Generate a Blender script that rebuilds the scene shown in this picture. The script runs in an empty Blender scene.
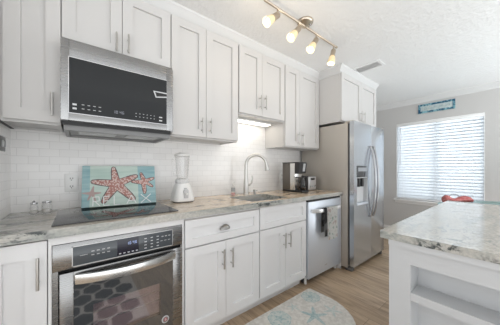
import bpy, bmesh, math, random
from mathutils import Vector, Matrix
random.seed(7)
C = bpy.context.scene.collection
S = bpy.context.scene
PI = math.pi

# ------------------------------------------------------------------ camera, world, lights, exposure
cd = bpy.data.cameras.new('camera'); cam = bpy.data.objects.new('camera', cd); C.objects.link(cam)
cam.location = (0, -1.941, 1.188)
cam.rotation_euler = (PI/2, 0, -math.radians(38.56))
cd.sensor_width = 36; cd.lens = 215.07/500*36; cd.shift_y = 6.08/500; cd.clip_start = .02
S.camera = cam
S.view_settings.view_transform = 'Standard'; S.view_settings.look = 'None'
S.view_settings.exposure = 0.42; S.view_settings.gamma = 1; S.view_settings.use_curve_mapping = False

w = bpy.data.worlds.new('daylight'); S.world = w; w.use_nodes = True
bg = w.node_tree.nodes['Background']; bg.inputs[1].default_value = 1.0
# pale overcast sky above, brighter fill added below the horizon to lift the ceiling
wn_ = w.node_tree.nodes; tc = wn_.new('ShaderNodeTexCoord'); sx = wn_.new('ShaderNodeSeparateXYZ'); cr = wn_.new('ShaderNodeValToRGB'); mr = wn_.new('ShaderNodeMapRange')
mr.inputs[1].default_value = -1; mr.inputs[2].default_value = 1
SKY, LOW_FILL = .85, 2.05
w.node_tree.links.new(tc.outputs['Generated'], sx.inputs[0]); w.node_tree.links.new(sx.outputs['Z'], mr.inputs[0]); w.node_tree.links.new(mr.outputs[0], cr.inputs[0]); w.node_tree.links.new(cr.outputs[0], bg.inputs[0])
cr.color_ramp.elements[0].position = .40; cr.color_ramp.elements[0].color = (LOW_FILL*.955, LOW_FILL*.985, LOW_FILL, 1)
cr.color_ramp.elements[1].position = .56; cr.color_ramp.elements[1].color = (SKY*.97, SKY*.985, SKY, 1)

def area_light(name, loc, rot, sx, sy, power, col=(1,1,1)):
    l = bpy.data.lights.new(name, 'AREA'); l.shape = 'RECTANGLE'; l.size = sx; l.size_y = sy; l.energy = power; l.color = col
    o = bpy.data.objects.new(name, l); C.objects.link(o); o.location = loc; o.rotation_euler = rot
    return o
# daylight coming in through the blinds' window (stands outdoors)
area_light('window_daylight', (5.25, -1.06, 1.45), (0, PI/2, 0), 1.7, 1.5, 32, (.96, .98, 1))

area_light('far_room_fill', (3.7, -3.05, 1.15), (PI/2, 0, 0), 1.8, 2.0, 12, (.97, .985, 1))  # unseen fill lamp added to brighten the far side of the room

# ------------------------------------------------------------------ materials
def mat(name, col, rough=.5, metal=0, **kw):
    m = bpy.data.materials.new(name); m.use_nodes = True
    b = m.node_tree.nodes['Principled BSDF']
    b.inputs['Base Color'].default_value = (*col, 1); b.inputs['Roughness'].default_value = rough; b.inputs['Metallic'].default_value = metal
    for k, v in kw.items(): b.inputs[k].default_value = v
    return m
def N(m, t, **kw):
    n = m.node_tree.nodes.new(t)
    for k, v in kw.items():
        if k in n.inputs: n.inputs[k].default_value = v
        else: setattr(n, k, v)
    return n
def L(m, a, b): m.node_tree.links.new(a, b)
def bsdf(m): return m.node_tree.nodes['Principled BSDF']
def ramp(m, stops):
    r = N(m, 'ShaderNodeValToRGB'); e = r.color_ramp.elements
    while len(e) < len(stops): e.new(.5)
    for i, (p, c) in enumerate(stops): e[i].position = p; e[i].color = (*c, 1) if len(c) == 3 else c
    return r
def coords(m, scale=(1,1,1), swz=None):
    t = N(m, 'ShaderNodeTexCoord')
    out = t.outputs['Object']
    if swz:
        s = N(m, 'ShaderNodeSeparateXYZ'); c = N(m, 'ShaderNodeCombineXYZ'); L(m, out, s.inputs[0])
        for i, a in enumerate(swz):
            if a: L(m, s.outputs[a], c.inputs[i])
        out = c.outputs[0]
    mp = N(m, 'ShaderNodeMapping'); mp.inputs['Scale'].default_value = scale; L(m, out, mp.inputs[0])
    return mp
def bump(m, src, strength=.2, dist=.002):
    b = N(m, 'ShaderNodeBump'); b.inputs['Strength'].default_value = strength; b.inputs['Distance'].default_value = dist
    L(m, src, b.inputs['Height']); L(m, b.outputs[0], bsdf(m).inputs['Normal']); return b

cab = mat('white_cabinet_paint', (.60, .588, .578), .38)  # lamp warmth is tinted into this upper-cabinet white; base units stay neutral
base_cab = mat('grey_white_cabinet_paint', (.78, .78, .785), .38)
trimw = mat('white_trim_paint', (.86, .86, .86), .4)
nickel = mat('brushed_nickel', (.56, .55, .53), .3, 1)
chrome = mat('chrome', (.62, .62, .63), .14, 1)
black = mat('black_plastic', (.015, .015, .016), .35)
dark = mat('dark_gap', (.03, .03, .032), .6)
white = mat('white_plastic', (.85, .85, .84), .3)
grey_btn = mat('grey_print', (.42, .43, .44), .4)
pale_btn = mat('pale_print', (.60, .61, .63), .4)

def steel_mat(name, col, rough, swz, sc):
    m = mat(name, col, rough, 1)
    mp = coords(m, sc, swz); n = N(m, 'ShaderNodeTexNoise', Scale=1.0, Detail=3.0); L(m, mp.outputs[0], n.inputs['Vector'])
    r = N(m, 'ShaderNodeMapRange'); r.inputs[3].default_value = rough-.015; r.inputs[4].default_value = rough+.02
    L(m, n.outputs[0], r.inputs[0]); L(m, r.outputs[0], bsdf(m).inputs['Roughness'])
    return m
steel = steel_mat('brushed_steel', (.33, .33, .33), .27, None, (3, 3, 70))
steel_v = steel_mat('fridge_steel', (.58, .61, .65), .2, None, (200, 200, 2))
dw_steel = steel_mat('dishwasher_steel', (.65, .695, .76), .34, None, (3, 3, 200))
fridge_side = mat('fridge_side_paint', (.50, .465, .42), .35, .3)
bsdf(steel_v).inputs['Metallic'].default_value = .86; bsdf(dw_steel).inputs['Metallic'].default_value = .5
glass_dark = mat('dark_glass', (.022, .024, .026), .06, IOR=1.38)
oven_dark = mat('oven_door_glass', (.045, .049, .053), .04, IOR=2.5)
panel_dark = mat('oven_panel_glass', (.075, .085, .095), .12)
cook = mat('cooktop_glass', (.012, .013, .015), .03, IOR=1.9)
display = mat('blue_black_display', (.004, .005, .02), .1)
lit = mat('lit_digits', (.4, .5, .8), .5); bsdf(lit).inputs['Emission Color'].default_value = (.55, .65, 1, 1); bsdf(lit).inputs['Emission Strength'].default_value = .12

def clear_glass(name, col, ior=1.45, tint=None, alpha_mix=.8):
    # thin clear glass: mostly lets the view through, mirror highlights on top
    m = bpy.data.materials.new(name); m.use_nodes = True; nt = m.node_tree
    for n in list(nt.nodes):
        if n.type != 'OUTPUT_MATERIAL': nt.nodes.remove(n)
    out = [n for n in nt.nodes][0]
    tr = N(m, 'ShaderNodeBsdfTransparent'); tr.inputs[0].default_value = (*col, 1)
    gl = N(m, 'ShaderNodeBsdfGlossy'); gl.inputs['Roughness'].default_value = .05
    lw = N(m, 'ShaderNodeLayerWeight'); lw.inputs[0].default_value = .5
    pw = N(m, 'ShaderNodeMath', operation='POWER'); L(m, lw.outputs['Facing'], pw.inputs[0]); pw.inputs[1].default_value = 3.0
    fr = N(m, 'ShaderNodeMath', operation='MULTIPLY_ADD'); L(m, pw.outputs[0], fr.inputs[0]); fr.inputs[1].default_value = .55; fr.inputs[2].default_value = ((ior-1)/(ior+1))**2
    mx = N(m, 'ShaderNodeMixShader'); L(m, fr.outputs[0], mx.inputs[0]); L(m, tr.outputs[0], mx.inputs[1]); L(m, gl.outputs[0], mx.inputs[2])
    L(m, mx.outputs[0], out.inputs[0]); return m
glass = clear_glass('clear_glass', (.985, .985, .985), 1.5)
oven_window = clear_glass('oven_window_glass', (.93, .91, .92), 3.0)
pane_glass = clear_glass('window_glass', (.97, .98, .98), 1.3)
teal_glass = mat('teal_edged_glass', (.16, .34, .32), .3)

# glossy subway tile
def tile_mat(name, swz):
    m = mat(name, (.83, .82, .81), .14)
    mp = coords(m, (1, 1, 1), swz)
    br = N(m, 'ShaderNodeTexBrick'); L(m, mp.outputs[0], br.inputs['Vector'])
    br.offset = .5
    for k, v in (('Scale', 1.0), ('Brick Width', .1), ('Row Height', .0505), ('Mortar Size', .0014), ('Mortar Smooth', .3), ('Bias', 0.0)): br.inputs[k].default_value = v
    br.inputs['Color1'].default_value = (.86, .85, .84, 1); br.inputs['Color2'].default_value = (.90, .89, .88, 1); br.inputs['Mortar'].default_value = (.74, .73, .72, 1)
    L(m, br.outputs['Color'], bsdf(m).inputs['Base Color'])
    inv = N(m, 'ShaderNodeMath', operation='SUBTRACT'); inv.inputs[0].default_value = 1; L(m, br.outputs['Fac'], inv.inputs[1])
    ns = N(m, 'ShaderNodeTexNoise', Scale=9.0, Detail=1.0); L(m, mp.outputs[0], ns.inputs['Vector'])
    ad = N(m, 'ShaderNodeMath', operation='MULTIPLY_ADD'); L(m, ns.outputs[0], ad.inputs[0]); ad.inputs[1].default_value = .9; L(m, inv.outputs[0], ad.inputs[2])
    bump(m, ad.outputs[0], .35, .0016)
    return m
tile_back = tile_mat('white_subway_tile', ('X', 'Z', None))
tile_side = tile_mat('white_subway_tile_side', ('Y', 'Z', None))

def granite_mat(name, a, b, c, d, rough=.08, gx=None, ior=1.5):
    m = mat(name, a, rough); bsdf(m).inputs['IOR'].default_value = ior
    mp = coords(m, (1.6, 6.0, 6.0))
    wv = N(m, 'ShaderNodeTexNoise', Scale=1.6, Detail=7.0, Roughness=.62, Distortion=1.4); L(m, mp.outputs[0], wv.inputs['Vector'])
    r1 = ramp(m, [(.30, c), (.43, a), (.55, b), (.70, a)]); L(m, wv.outputs[0], r1.inputs[0])
    mp2 = coords(m, (9, 22, 22))
    n2 = N(m, 'ShaderNodeTexNoise', Scale=1.0, Detail=6.0, Roughness=.7, Distortion=1.0); L(m, mp2.outputs[0], n2.inputs['Vector'])
    r2 = ramp(m, [(.50, (0,0,0)), (.58, (1,1,1))]); L(m, n2.outputs[0], r2.inputs[0])
    n3 = N(m, 'ShaderNodeTexNoise', Scale=1.3, Detail=2.0); L(m, mp.outputs[0], n3.inputs['Vector'])
    r3 = ramp(m, [(.47, (0,0,0)), (.57, (1,1,1))]); L(m, n3.outputs[0], r3.inputs[0])
    mu = N(m, 'ShaderNodeMath', operation='MULTIPLY'); L(m, r2.outputs[0], mu.inputs[0]); L(m, r3.outputs[0], mu.inputs[1])
    mx = N(m, 'ShaderNodeMix', data_type='RGBA'); L(m, mu.outputs[0], mx.inputs[0]); L(m, r1.outputs[0], mx.inputs[6]); mx.inputs[7].default_value = (*d, 1)
    # small crystalline speckle
    mp3 = coords(m, (70, 90, 90)); n4 = N(m, 'ShaderNodeTexNoise', Scale=1.0, Detail=3.0); L(m, mp3.outputs[0], n4.inputs['Vector'])
    r4 = ramp(m, [(.3, (.82,.82,.82)), (.7, (1.12,1.12,1.12))]); L(m, n4.outputs[0], r4.inputs[0])
    m2 = N(m, 'ShaderNodeMix', data_type='RGBA', blend_type='MULTIPLY'); m2.inputs[0].default_value = 1; L(m, mx.outputs[2], m2.inputs[6]); L(m, r4.outputs[0], m2.inputs[7])
    src = m2.outputs[2]
    if gx:   # the slab turns from grey to beige along its length
        t = N(m, 'ShaderNodeTexCoord'); sx_ = N(m, 'ShaderNodeSeparateXYZ'); L(m, t.outputs['Object'], sx_.inputs[0])
        g = N(m, 'ShaderNodeMapRange'); g.inputs[1].default_value, g.inputs[2].default_value = gx; L(m, sx_.outputs[0], g.inputs[0])
        gc = ramp(m, [(0, (.80, .86, .90)), (1, (1.30, 1.12, .92))]); L(m, g.outputs[0], gc.inputs[0])
        m3 = N(m, 'ShaderNodeMix', data_type='RGBA', blend_type='MULTIPLY'); m3.inputs[0].default_value = 1; L(m, src, m3.inputs[6]); L(m, gc.outputs[0], m3.inputs[7]); src = m3.outputs[2]
    L(m, src, bsdf(m).inputs['Base Color'])
    return m
granite = granite_mat('beige_grey_granite', (.50, .46, .40), (.64, .59, .53), (.27, .275, .265), (.07, .08, .08), .1, gx=(-.3, 1.0))
granite_edge = granite_mat('granite_edge', (.36, .37, .345), (.50, .48, .44), (.20, .215, .205), (.035, .045, .045), .3)  # greyer cut stone, with the edge's dimmer light put into the darker colour
granite_pen = granite_mat('polished_grey_beige_granite', (.50, .48, .43), (.56, .525, .46), (.43, .43, .40), (.34, .35, .33), .02, ior=2.4)

# painted walls and knock-down ceiling
def rough_paint(name, col, sc, st, dist):
    m = mat(name, col, .75); mp = coords(m); n = N(m, 'ShaderNodeTexNoise', Scale=sc, Detail=4.0, Roughness=.6); L(m, mp.outputs[0], n.inputs['Vector'])
    bump(m, n.outputs[0], st, dist); return m
wall_paint = rough_paint('warm_grey_wall_paint', (.56, .55, .54), 60, .12, .003)
ceil_paint = rough_paint('textured_white_ceiling', (.84, .84, .84), 24, .62, .014)

def wood_floor():
    m = mat('light_oak_planks', (.5, .38, .27), .36)
    mp = coords(m, (1, 1, 1), ('Y', 'X', None))
    br = N(m, 'ShaderNodeTexBrick'); L(m, mp.outputs[0], br.inputs['Vector']); br.offset = .37
    for k, v in (('Scale', 1.0), ('Brick Width', 1.2), ('Row Height', .18), ('Mortar Size', .0014), ('Mortar Smooth', .1), ('Bias', 0.0)): br.inputs[k].default_value = v
    br.inputs['Color1'].default_value = (.42, .305, .20, 1); br.inputs['Color2'].default_value = (.57, .43, .30, 1); br.inputs['Mortar'].default_value = (.17, .12, .085, 1)
    mp2 = coords(m, (22, 2.2, 1)); n = N(m, 'ShaderNodeTexNoise', Scale=1.0, Detail=6.0, Roughness=.65, Distortion=.8); L(m, mp2.outputs[0], n.inputs['Vector'])
    r = ramp(m, [(.30, (.50,.47,.44)), (.50, (.92,.91,.90)), (.72, (1.18,1.16,1.13))]); L(m, n.outputs[0], r.inputs[0])
    mx = N(m, 'ShaderNodeMix', data_type='RGBA', blend_type='MULTIPLY'); mx.inputs[0].default_value = 1
    L(m, br.outputs['Color'], mx.inputs[6]); L(m, r.outputs[0], mx.inputs[7]); L(m, mx.outputs[2], bsdf(m).inputs['Base Color'])
    bump(m, n.outputs[0], .08, .002); return m
oak = wood_floor()

def fabric(name, col, col2, sc=60, thr=(.45, .6), rough=.9):
    m = mat(name, col, rough); mp = coords(m); n = N(m, 'ShaderNodeTexNoise', Scale=sc, Detail=4.0); L(m, mp.outputs[0], n.inputs['Vector'])
    r = ramp(m, [(thr[0], col), (thr[1], col2)]); L(m, n.outputs[0], r.inputs[0]); L(m, r.outputs[0], bsdf(m).inputs['Base Color']); return m

# ------------------------------------------------------------------ mesh builder
ORG = {}
class B:
    def __init__(s): s.bm = bmesh.new(); s.mi = 0
    def _mark(s, faces):
        for f in faces: f.material_index = s.mi
    def box(s, x0, x1, y0, y1, z0, z1, bev=0, seg=2):
        x0, x1 = sorted((x0, x1)); y0, y1 = sorted((y0, y1)); z0, z1 = sorted((z0, z1))
        v = [s.bm.verts.new((x, y, z)) for x in (x0, x1) for y in (y0, y1) for z in (z0, z1)]
        q = [(0,1,3,2), (4,6,7,5), (0,4,5,1), (2,3,7,6), (0,2,6,4), (1,5,7,3)]   # -x +x -y +y -z +z
        f = [s.bm.faces.new([v[i] for i in k]) for k in q]; s._mark(f)
        for a in f: a.normal_update()
        if bev:
            e = list({e for a in f for e in a.edges})
            r = bmesh.ops.bevel(s.bm, geom=e, offset=bev, segments=seg, affect='EDGES', profile=.5)
            s._mark(r['faces'])
        return f
    def panel(s, x0, x1, y0, y1, z0, z1, side='-y', wid=.06, dep=.008, cham=.004):
        """a box whose face on one side is recessed inside a frame (shaker door, hollow underside)"""
        f = s.box(x0, x1, y0, y1, z0, z1)[['-x', '+x', '-y', '+y', '-z', '+z'].index(side)]
        f.normal_update()
        bmesh.ops.inset_region(s.bm, faces=[f], thickness=wid, use_even_offset=True)
        n = Vector({'-x': (-1,0,0), '+x': (1,0,0), '-y': (0,-1,0), '+y': (0,1,0), '-z': (0,0,-1), '+z': (0,0,1)}[side])
        bmesh.ops.inset_region(s.bm, faces=[f], thickness=cham, use_even_offset=True)
        for v in f.verts: v.co -= n*dep
        s._mark(s.bm.faces) if s.mi == 0 else None
    def prism(s, pts, z0, z1, axis='z', bev=0):
        """polygon (a,b) extruded along an axis: z->(a,b,z) y->(a,y,b) x->(x,a,b)"""
        def P(a, b, c): return {'z': (a, b, c), 'y': (a, c, b), 'x': (c, a, b)}[axis]
        lo = [s.bm.verts.new(P(a, b, z0)) for a, b in pts]; hi = [s.bm.verts.new(P(a, b, z1)) for a, b in pts]
        f = [s.bm.faces.new(lo[::-1]), s.bm.faces.new(hi)]
        n = len(pts)
        for i in range(n): f.append(s.bm.faces.new((lo[i], lo[(i+1) % n], hi[(i+1) % n], hi[i])))
        s._mark(f)
        if bev:
            e = list(f[0].edges) + list(f[1].edges)
            r = bmesh.ops.bevel(s.bm, geom=e, offset=bev, segments=2, affect='EDGES'); s._mark(r['faces'])
    def poly(s, pts):
        vs = [s.bm.verts.new(p) for p in pts]; f = s.bm.faces.new(vs); s._mark([f]); return f
    def ring(s, c, r, n, ax, ph=0):
        ax = Vector(ax).normalized(); u = ax.orthogonal().normalized(); 
        if abs(ax.z) > .99: u = Vector((1, 0, 0))
        vv = ax.cross(u)
        return [s.bm.verts.new(Vector(c) + r*(math.cos(2*PI*i/n+ph)*u + math.sin(2*PI*i/n+ph)*vv)) for i in range(n)]
    def lathe(s, prof, org=(0,0,0), ax=(0,0,1), n=24, cap=True):
        """profile of (radius, distance along axis)"""
        ax = Vector(ax).normalized(); rs = []; fs = []
        for r, h in prof: rs.append(s.ring(Vector(org)+ax*h, max(r, 1e-4), n, ax))
        for a, b in zip(rs, rs[1:]):
            for i in range(n): fs.append(s.bm.faces.new((a[i], a[(i+1) % n], b[(i+1) % n], b[i])))
        if cap: fs.append(s.bm.faces.new(rs[0][::-1])); fs.append(s.bm.faces.new(rs[-1]))
        s._mark(fs)
    def cyl(s, p0, p1, r, r1=None, n=16):
        d = Vector(p1)-Vector(p0); s.lathe([(r, 0), (r if r1 is None else r1, d.length)], p0, d, n)
    def tube(s, pts, r, n=10):
        pts = [Vector(p) for p in pts]; rr = r if isinstance(r, (list, tuple)) else [r]*len(pts); rs = []; fs = []
        t0 = (pts[1]-pts[0]).normalized(); u = t0.orthogonal().normalized()
        for i, p in enumerate(pts):
            t = (pts[min(i+1, len(pts)-1)]-pts[max(i-1, 0)]).normalized()
            u = (u - t*u.dot(t)).normalized(); v = t.cross(u)
            rs.append([s.bm.verts.new(p + rr[i]*(math.cos(2*PI*k/n)*u + math.sin(2*PI*k/n)*v)) for k in range(n)])
        for a, b in zip(rs, rs[1:]):
            for k in range(n): fs.append(s.bm.faces.new((a[k], a[(k+1) % n], b[(k+1) % n], b[k])))
        fs.append(s.bm.faces.new(rs[0][::-1])); fs.append(s.bm.faces.new(rs[-1])); s._mark(fs)
    def strip(s, secs, closed=True, caps=True):
        """loft through cross sections given as lists of points"""
        rs = [[s.bm.verts.new(p) for p in q] for q in secs]; fs = []; n = len(rs[0])
        for a, b in zip(rs, rs[1:]):
            for k in range(n if closed else n-1): fs.append(s.bm.faces.new((a[k], a[(k+1) % n], b[(k+1) % n], b[k])))
        if caps and closed: fs.append(s.bm.faces.new(rs[0][::-1])); fs.append(s.bm.faces.new(rs[-1]))
        s._mark(fs)
    def blob(s, c, r, n=20, m=12):
        prof = [(math.sin(PI*i/m), -math.cos(PI*i/m)) for i in range(m+1)]
        k = len(s.bm.verts); s.lathe(prof, (0,0,0), (0,0,1), n)
        s.bm.verts.ensure_lookup_table()
        for v in s.bm.verts[k:]: v.co = Vector((v.co.x*r[0]+c[0], v.co.y*r[1]+c[1], v.co.z*r[2]+c[2]))
    def build(s, name, m, parent=None, smooth=True, org=None, recalc=True):
        if parent is not None: org = ORG.get(parent.name, Vector((0,0,0)))
        org = Vector(org) if org is not None else Vector((0,0,0))
        if recalc: bmesh.ops.recalc_face_normals(s.bm, faces=s.bm.faces)
        for v in s.bm.verts: v.co -= org
        me = bpy.data.meshes.new(name); s.bm.to_mesh(me); s.bm.free()
        for q in (m if isinstance(m, (list, tuple)) else [m]): me.materials.append(q)
        if smooth:
            me.shade_smooth()
            me.set_sharp_from_angle(angle=math.radians(35))
        o = bpy.data.objects.new(name, me); C.objects.link(o)
        if parent is not None: o.parent = parent; ORG[o.name] = org
        else: o.location = org; ORG[o.name] = org
        return o
def each(b, name, m, parent):
    """build every loose piece of a builder as a part of its own"""
    bm = b.bm; bm.verts.ensure_lookup_table(); seen = set(); k = 0
    for v0 in list(bm.verts):
        if v0 in seen: continue
        st, isl = [v0], []
        seen.add(v0)
        while st:
            v = st.pop(); isl.append(v)
            for e in v.link_edges:
                q = e.other_vert(v)
                if q not in seen: seen.add(q); st.append(q)
        nb = B(); mp_ = {v: nb.bm.verts.new(v.co) for v in isl}; fs = {f for v in isl for f in v.link_faces}
        for f in fs: nb.bm.faces.new([mp_[v] for v in f.verts])
        nb.build(name, m, parent)
    bm.free()
def tag(o, label, cat, group=None):
    o['label'] = label; o['category'] = cat
    if group: o['group'] = group
    return o
def thing(name, label, cat, loc=(0,0,0), group=None):
    o = bpy.data.objects.new(name, None); C.objects.link(o); o.location = loc; o.empty_display_size = .05
    ORG[o.name] = Vector(loc); return tag(o, label, cat, group)
def struct(b, name, m, parent=None, **kw):
    o = b.build(name, m, parent, **kw)
    if parent is None: o['kind'] = 'structure'
    return o
def one(f): b = B(); f(b); return b
def bx(*a, **k): b = B(); b.box(*a, **k); return b

# ------------------------------------------------------------------ room shell
XL, XR, YB, ZC = -.325, 4.656, -3.1, 2.415
struct(bx(-3.0, XR+.15, YB, .1, -.1, 0), 'floor', oak)
struct(bx(-3.0, XR+.15, YB, .1, ZC, ZC+.1), 'ceiling', ceil_paint)
struct(bx(-3.0, XR+.15, 0, .1, 0, ZC), 'wall_back', tile_back, org=(0, 0, .914))
struct(bx(XL-.1, XL, -.75, 0, 0, ZC), 'wall_left', tile_side, org=(XL, 0, .914))
WY0, WY1, WZ0, WZ1 = -1.621, -.502, .63, 2.015      # window opening
b = B()
b.box(XR, XR+.15, YB, WY0, 0, ZC); b.box(XR, XR+.15, WY1, 0, 0, ZC)
b.box(XR, XR+.15, WY0, WY1, 0, WZ0); b.box(XR, XR+.15, WY0, WY1, WZ1, ZC)
struct(b, 'wall_right', wall_paint)
crown_paint = mat('crown_paint', (.68, .68, .68), .45)
def crown(pts, name, flip=1):
    """crown moulding: profile swept along straight runs (list of ((x,y) start, (x,y) end, inward normal))"""
    prof = [(0, -.085), (.008, -.085), (.010, -.066), (.020, -.058), (.040, -.026), (.052, -.016), (.054, 0), (0, 0)]
    b = B()
    secs = []
    for (x, y), (nx, ny) in pts: secs.append([(x+nx*o, y+ny*o, ZC+h+.0) for o, h in prof])
    b.strip(secs); return struct(b, name, crown_paint)
crown([((XL, -.304), (0, -1)), ((2.44, -.304), (-1, -1)), ((2.44, -.60), (-1, -1)), ((3.44, -.60), (0, -1))], 'trim_1')
crown([((XR, 0), (-1, 0)), ((XR, YB), (-1, 0))], 'trim_2')
struct(bx(XR-.014, XR, YB, 0, 0, .1, bev=.004), 'baseboard_right', trimw)
b = B(); b.box(3.45, XR-.014, -.014, 0, 0, .1, bev=.004); struct(b, 'baseboard_back', trimw)
struct(bx(2.448, XR, -.005, 0, 0, ZC), 'wall_return', wall_paint)['label'] = 'grey painted stretch of wall behind the fridge'
struct(bx(XL, XL+.016, -.305, -.004, 1.431, 1.437), 'gap_shade_strip', dark)  # dark strip laid in for the shade of the gap beside the cabinet

# window with frame, sash rail, pane and sill
wn = struct(one(lambda b: (b.box(XR+.05, XR+.11, WY0, WY0+.022, WZ0, WZ1), b.box(XR+.05, XR+.11, WY1-.022, WY1, WZ0, WZ1),
    b.box(XR+.05, XR+.11, WY0, WY1, WZ1-.05, WZ1), b.box(XR+.05, XR+.11, WY0, WY1, WZ0, WZ0+.05),
    b.box(XR+.06, XR+.1, -1.075, -1.05, WZ0, WZ1))), 'window_1', trimw)
b = B(); b.box(XR-.001, XR+.05, WY0, WY0+.006, WZ0, WZ1); b.box(XR-.001, XR+.05, WY1-.006, WY1, WZ0, WZ1); b.box(XR-.001, XR+.05, WY0, WY1, WZ1-.004, WZ1); b.build('jamb_lining', trimw, wn)
bx(XR+.07, XR+.076, WY0+.022, WY1-.022, WZ0+.05, WZ1-.05).build('pane', pane_glass, wn)
bx(XR-.045, XR+.05, WY0-.035, WY1+.035, WZ0-.028, WZ0, bev=.005).build('window_sill', trimw, wn)
bx(XR-.014, XR, WY0-.02, WY1+.02, WZ0-.075, WZ0-.028, bev=.003).build('apron', trimw, wn)

# blinds: head rail, slats, bottom rail, cords
bl = thing('window_blind', 'white two inch horizontal slat blind closed over the bright window', 'blind', (XR+.02, -1.06, WZ0))
slat_m = mat('white_slat', (.86, .87, .88), .5)
nt = slat_m.node_tree; tl = N(slat_m, 'ShaderNodeBsdfTranslucent'); tl.inputs[0].default_value = (.56, .58, .60, 1)
ms = N(slat_m, 'ShaderNodeMixShader'); ms.inputs[0].default_value = .85
L(slat_m, bsdf(slat_m).outputs[0], ms.inputs[1]); L(slat_m, tl.outputs[0], ms.inputs[2]); L(slat_m, ms.outputs[0], [n for n in nt.nodes if n.type == 'OUTPUT_MATERIAL'][0].inputs[0])
bx(XR-.006, XR+.04, WY0+.0065, WY1-.0065, WZ1-.055, WZ1-.004, bev=.004).build('head_rail', trimw, bl)
b = B(); z = WZ1-.075; k = 0
while z > WZ0+.05:
    a = math.radians(77); hw = .0325; th = .0013
    dx, dz = math.cos(a)*hw, math.sin(a)*hw
    cx = XR+.012
    secs = []
    for y in (WY0+.007, WY1-.007):
        secs.append([(cx-dx, y, z-dz), (cx+.0035, y, z+.001), (cx+dx, y, z+dz), (cx+dx-th, y, z+dz+th*.3), (cx+.0035-th*1.4, y, z+.002), (cx-dx-th, y, z-dz+th*.3)])
    b.strip(secs); z -= .050; k += 1
b.build('slats', slat_m, bl)
bx(XR+.008, XR+.036, WY0+.008, WY1-.008, WZ0+.004, WZ0+.028, bev=.003).build('bottom_rail', trimw, bl)
b = B()
for y in (-.62, -1.06, -1.50): b.cyl((XR-.004, y, WZ0+.02), (XR-.004, y, WZ1-.06), .0016, n=6)
each(b, 'ladder_cord', trimw, bl)
b = B(); b.cyl((XR-.01, -.565, 1.25), (XR-.01, -.565, WZ1-.06), .004, n=8); b.build('tilt_wand', mat('grey_wand', (.6,.6,.62), .4), bl)

# ------------------------------------------------------------------ cabinet helpers
def bar_pull(parent, x, z0, z1, y, name='handle'):
    b = B(); b.cyl((x, y-.032, z0), (x, y-.032, z1), .006, n=12)
    for z in (z0+.026, z1-.026): b.cyl((x, y, z), (x, y-.032, z), .0045, n=10)
    return b.build(name, nickel, parent)
def door(parent, x0, x1, z0, z1, y, m, hx=None, hz=None, wid=.062, name='door'):
    b = B(); b.panel(x0, x1, y, y+.02, z0, z1, '-y', wid, .015, .001); d = b.build(name, m, parent, smooth=False)
    if hx is not None: bar_pull(d, hx, hz[0], hz[1], y)
    return d
def wall_cab(label, x0, x1, z0, doors, yd=-.324, z1=2.354, gap=.0018):
    t = thing('wall_cabinet', label, 'cabinet', ((x0+x1)/2, 0, z0), 'white wall cabinets')
    b = B(); b.panel(x0+.0005, x1-.0005, yd+.0215, -.0005, z0, z1, '-z', .018, .014, .0005)
    b.box(x0+.0005, x1-.0005, yd+.0215, yd+.0405, z1-.002, ZC-.001)
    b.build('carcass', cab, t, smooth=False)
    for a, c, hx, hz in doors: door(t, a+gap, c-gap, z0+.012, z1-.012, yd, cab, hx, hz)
    return t
wall_cab('narrow white single door wall cabinet in the left corner beside the microwave', -.324, -.078, 1.433, [(-.30, -.078, -.113, (1.478, 1.603))])
wall_cab('short white two door wall cabinet directly above the microwave', -.078, .538, 1.911, [(-.076, .223, .189, (1.93, 2.05)), (.223, .536, .256, (1.94, 2.06))])
wall_cab('tall white two door wall cabinet right of the microwave, above the blender', .538, 1.156, 1.433, [(.54, .826, .783, (1.475, 1.597)), (.826, 1.150, .86, (1.478, 1.602))])
wall_cab('shorter white two door wall cabinet above the sink with a light under it', 1.156, 1.784, 1.700, [(1.162, 1.445, 1.411, (1.775, 1.912)), (1.445, 1.778, 1.478, (1.78, 1.92))])
wall_cab('tall white two door wall cabinet above the coffee maker, next to the fridge', 1.784, 2.436, 1.433, [(1.79, 2.04, 1.998, (1.46, 1.61)), (2.04, 2.43, 2.081, (1.455, 1.607))])
wall_cab('deep white two door cabinet over the stainless fridge', 2.44, 3.44, 1.752, [(2.445, 2.955, 2.91, (1.80, 1.94)), (2.955, 3.435, 3.0, (1.80, 1.94))], yd=-.62)

# base cabinets
def base_box(b, x0, x1, zt=.874, yf=-.588):
    t_ = .018
    b.box(x0, x1, yf, yf+t_, .085, zt-.0005); b.box(x0, x1, -.02, -.001, .085, zt-.0005); b.box(x0, x1, yf+t_, -.02, .085, .105)
    b.box(x0, x0+t_, yf+t_, -.02, .105, zt-.0005-(.19 if 1.1 < x0 < 1.6 else 0)); b.box(x1-t_, x1, yf+t_, -.02, .105, zt-.0005-(.19 if 1.1 < x1 < 1.6 else 0))
    b.box(x0, x1, -.52, -.001, .0, .085)
def base_cab_thing(label, x0, x1):
    t = thing('base_cabinet', label, 'cabinet', ((x0+x1)/2, -.3, 0), 'white base cabinets')
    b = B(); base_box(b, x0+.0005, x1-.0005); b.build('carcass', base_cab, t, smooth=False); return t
t = base_cab_thing('white base cabinet left of the oven with one bar-handled door', XL, -.108)
door(t, XL+.006, -.112, .115, .862, -.61, base_cab, -.139, (.66, .80), .07)
t = base_cab_thing('white base cabinet between oven and sink, with a cup-pull drawer', .522, 1.161)
def drawer(parent, x0, x1, z0, z1, name='drawer', wid=.05):
    b = B(); b.panel(x0, x1, -.61, -.59, z0, z1, '-y', wid, .014, .001); return b.build(name, base_cab, parent, smooth=False)
d = drawer(t, .533, 1.156, .677, .853)
b = B()   # cup pull: quarter-dome shell
secs = []
for i in range(9):
    a = PI*i/8
    secs.append([(.828-.042*math.cos(a), -.611-.026*math.sin(a)*math.sin(PI/2*j/4)**.8, .752+.034*math.sin(a)*math.cos(PI/2*j/4)+ .0) for j in range(5)])
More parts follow.
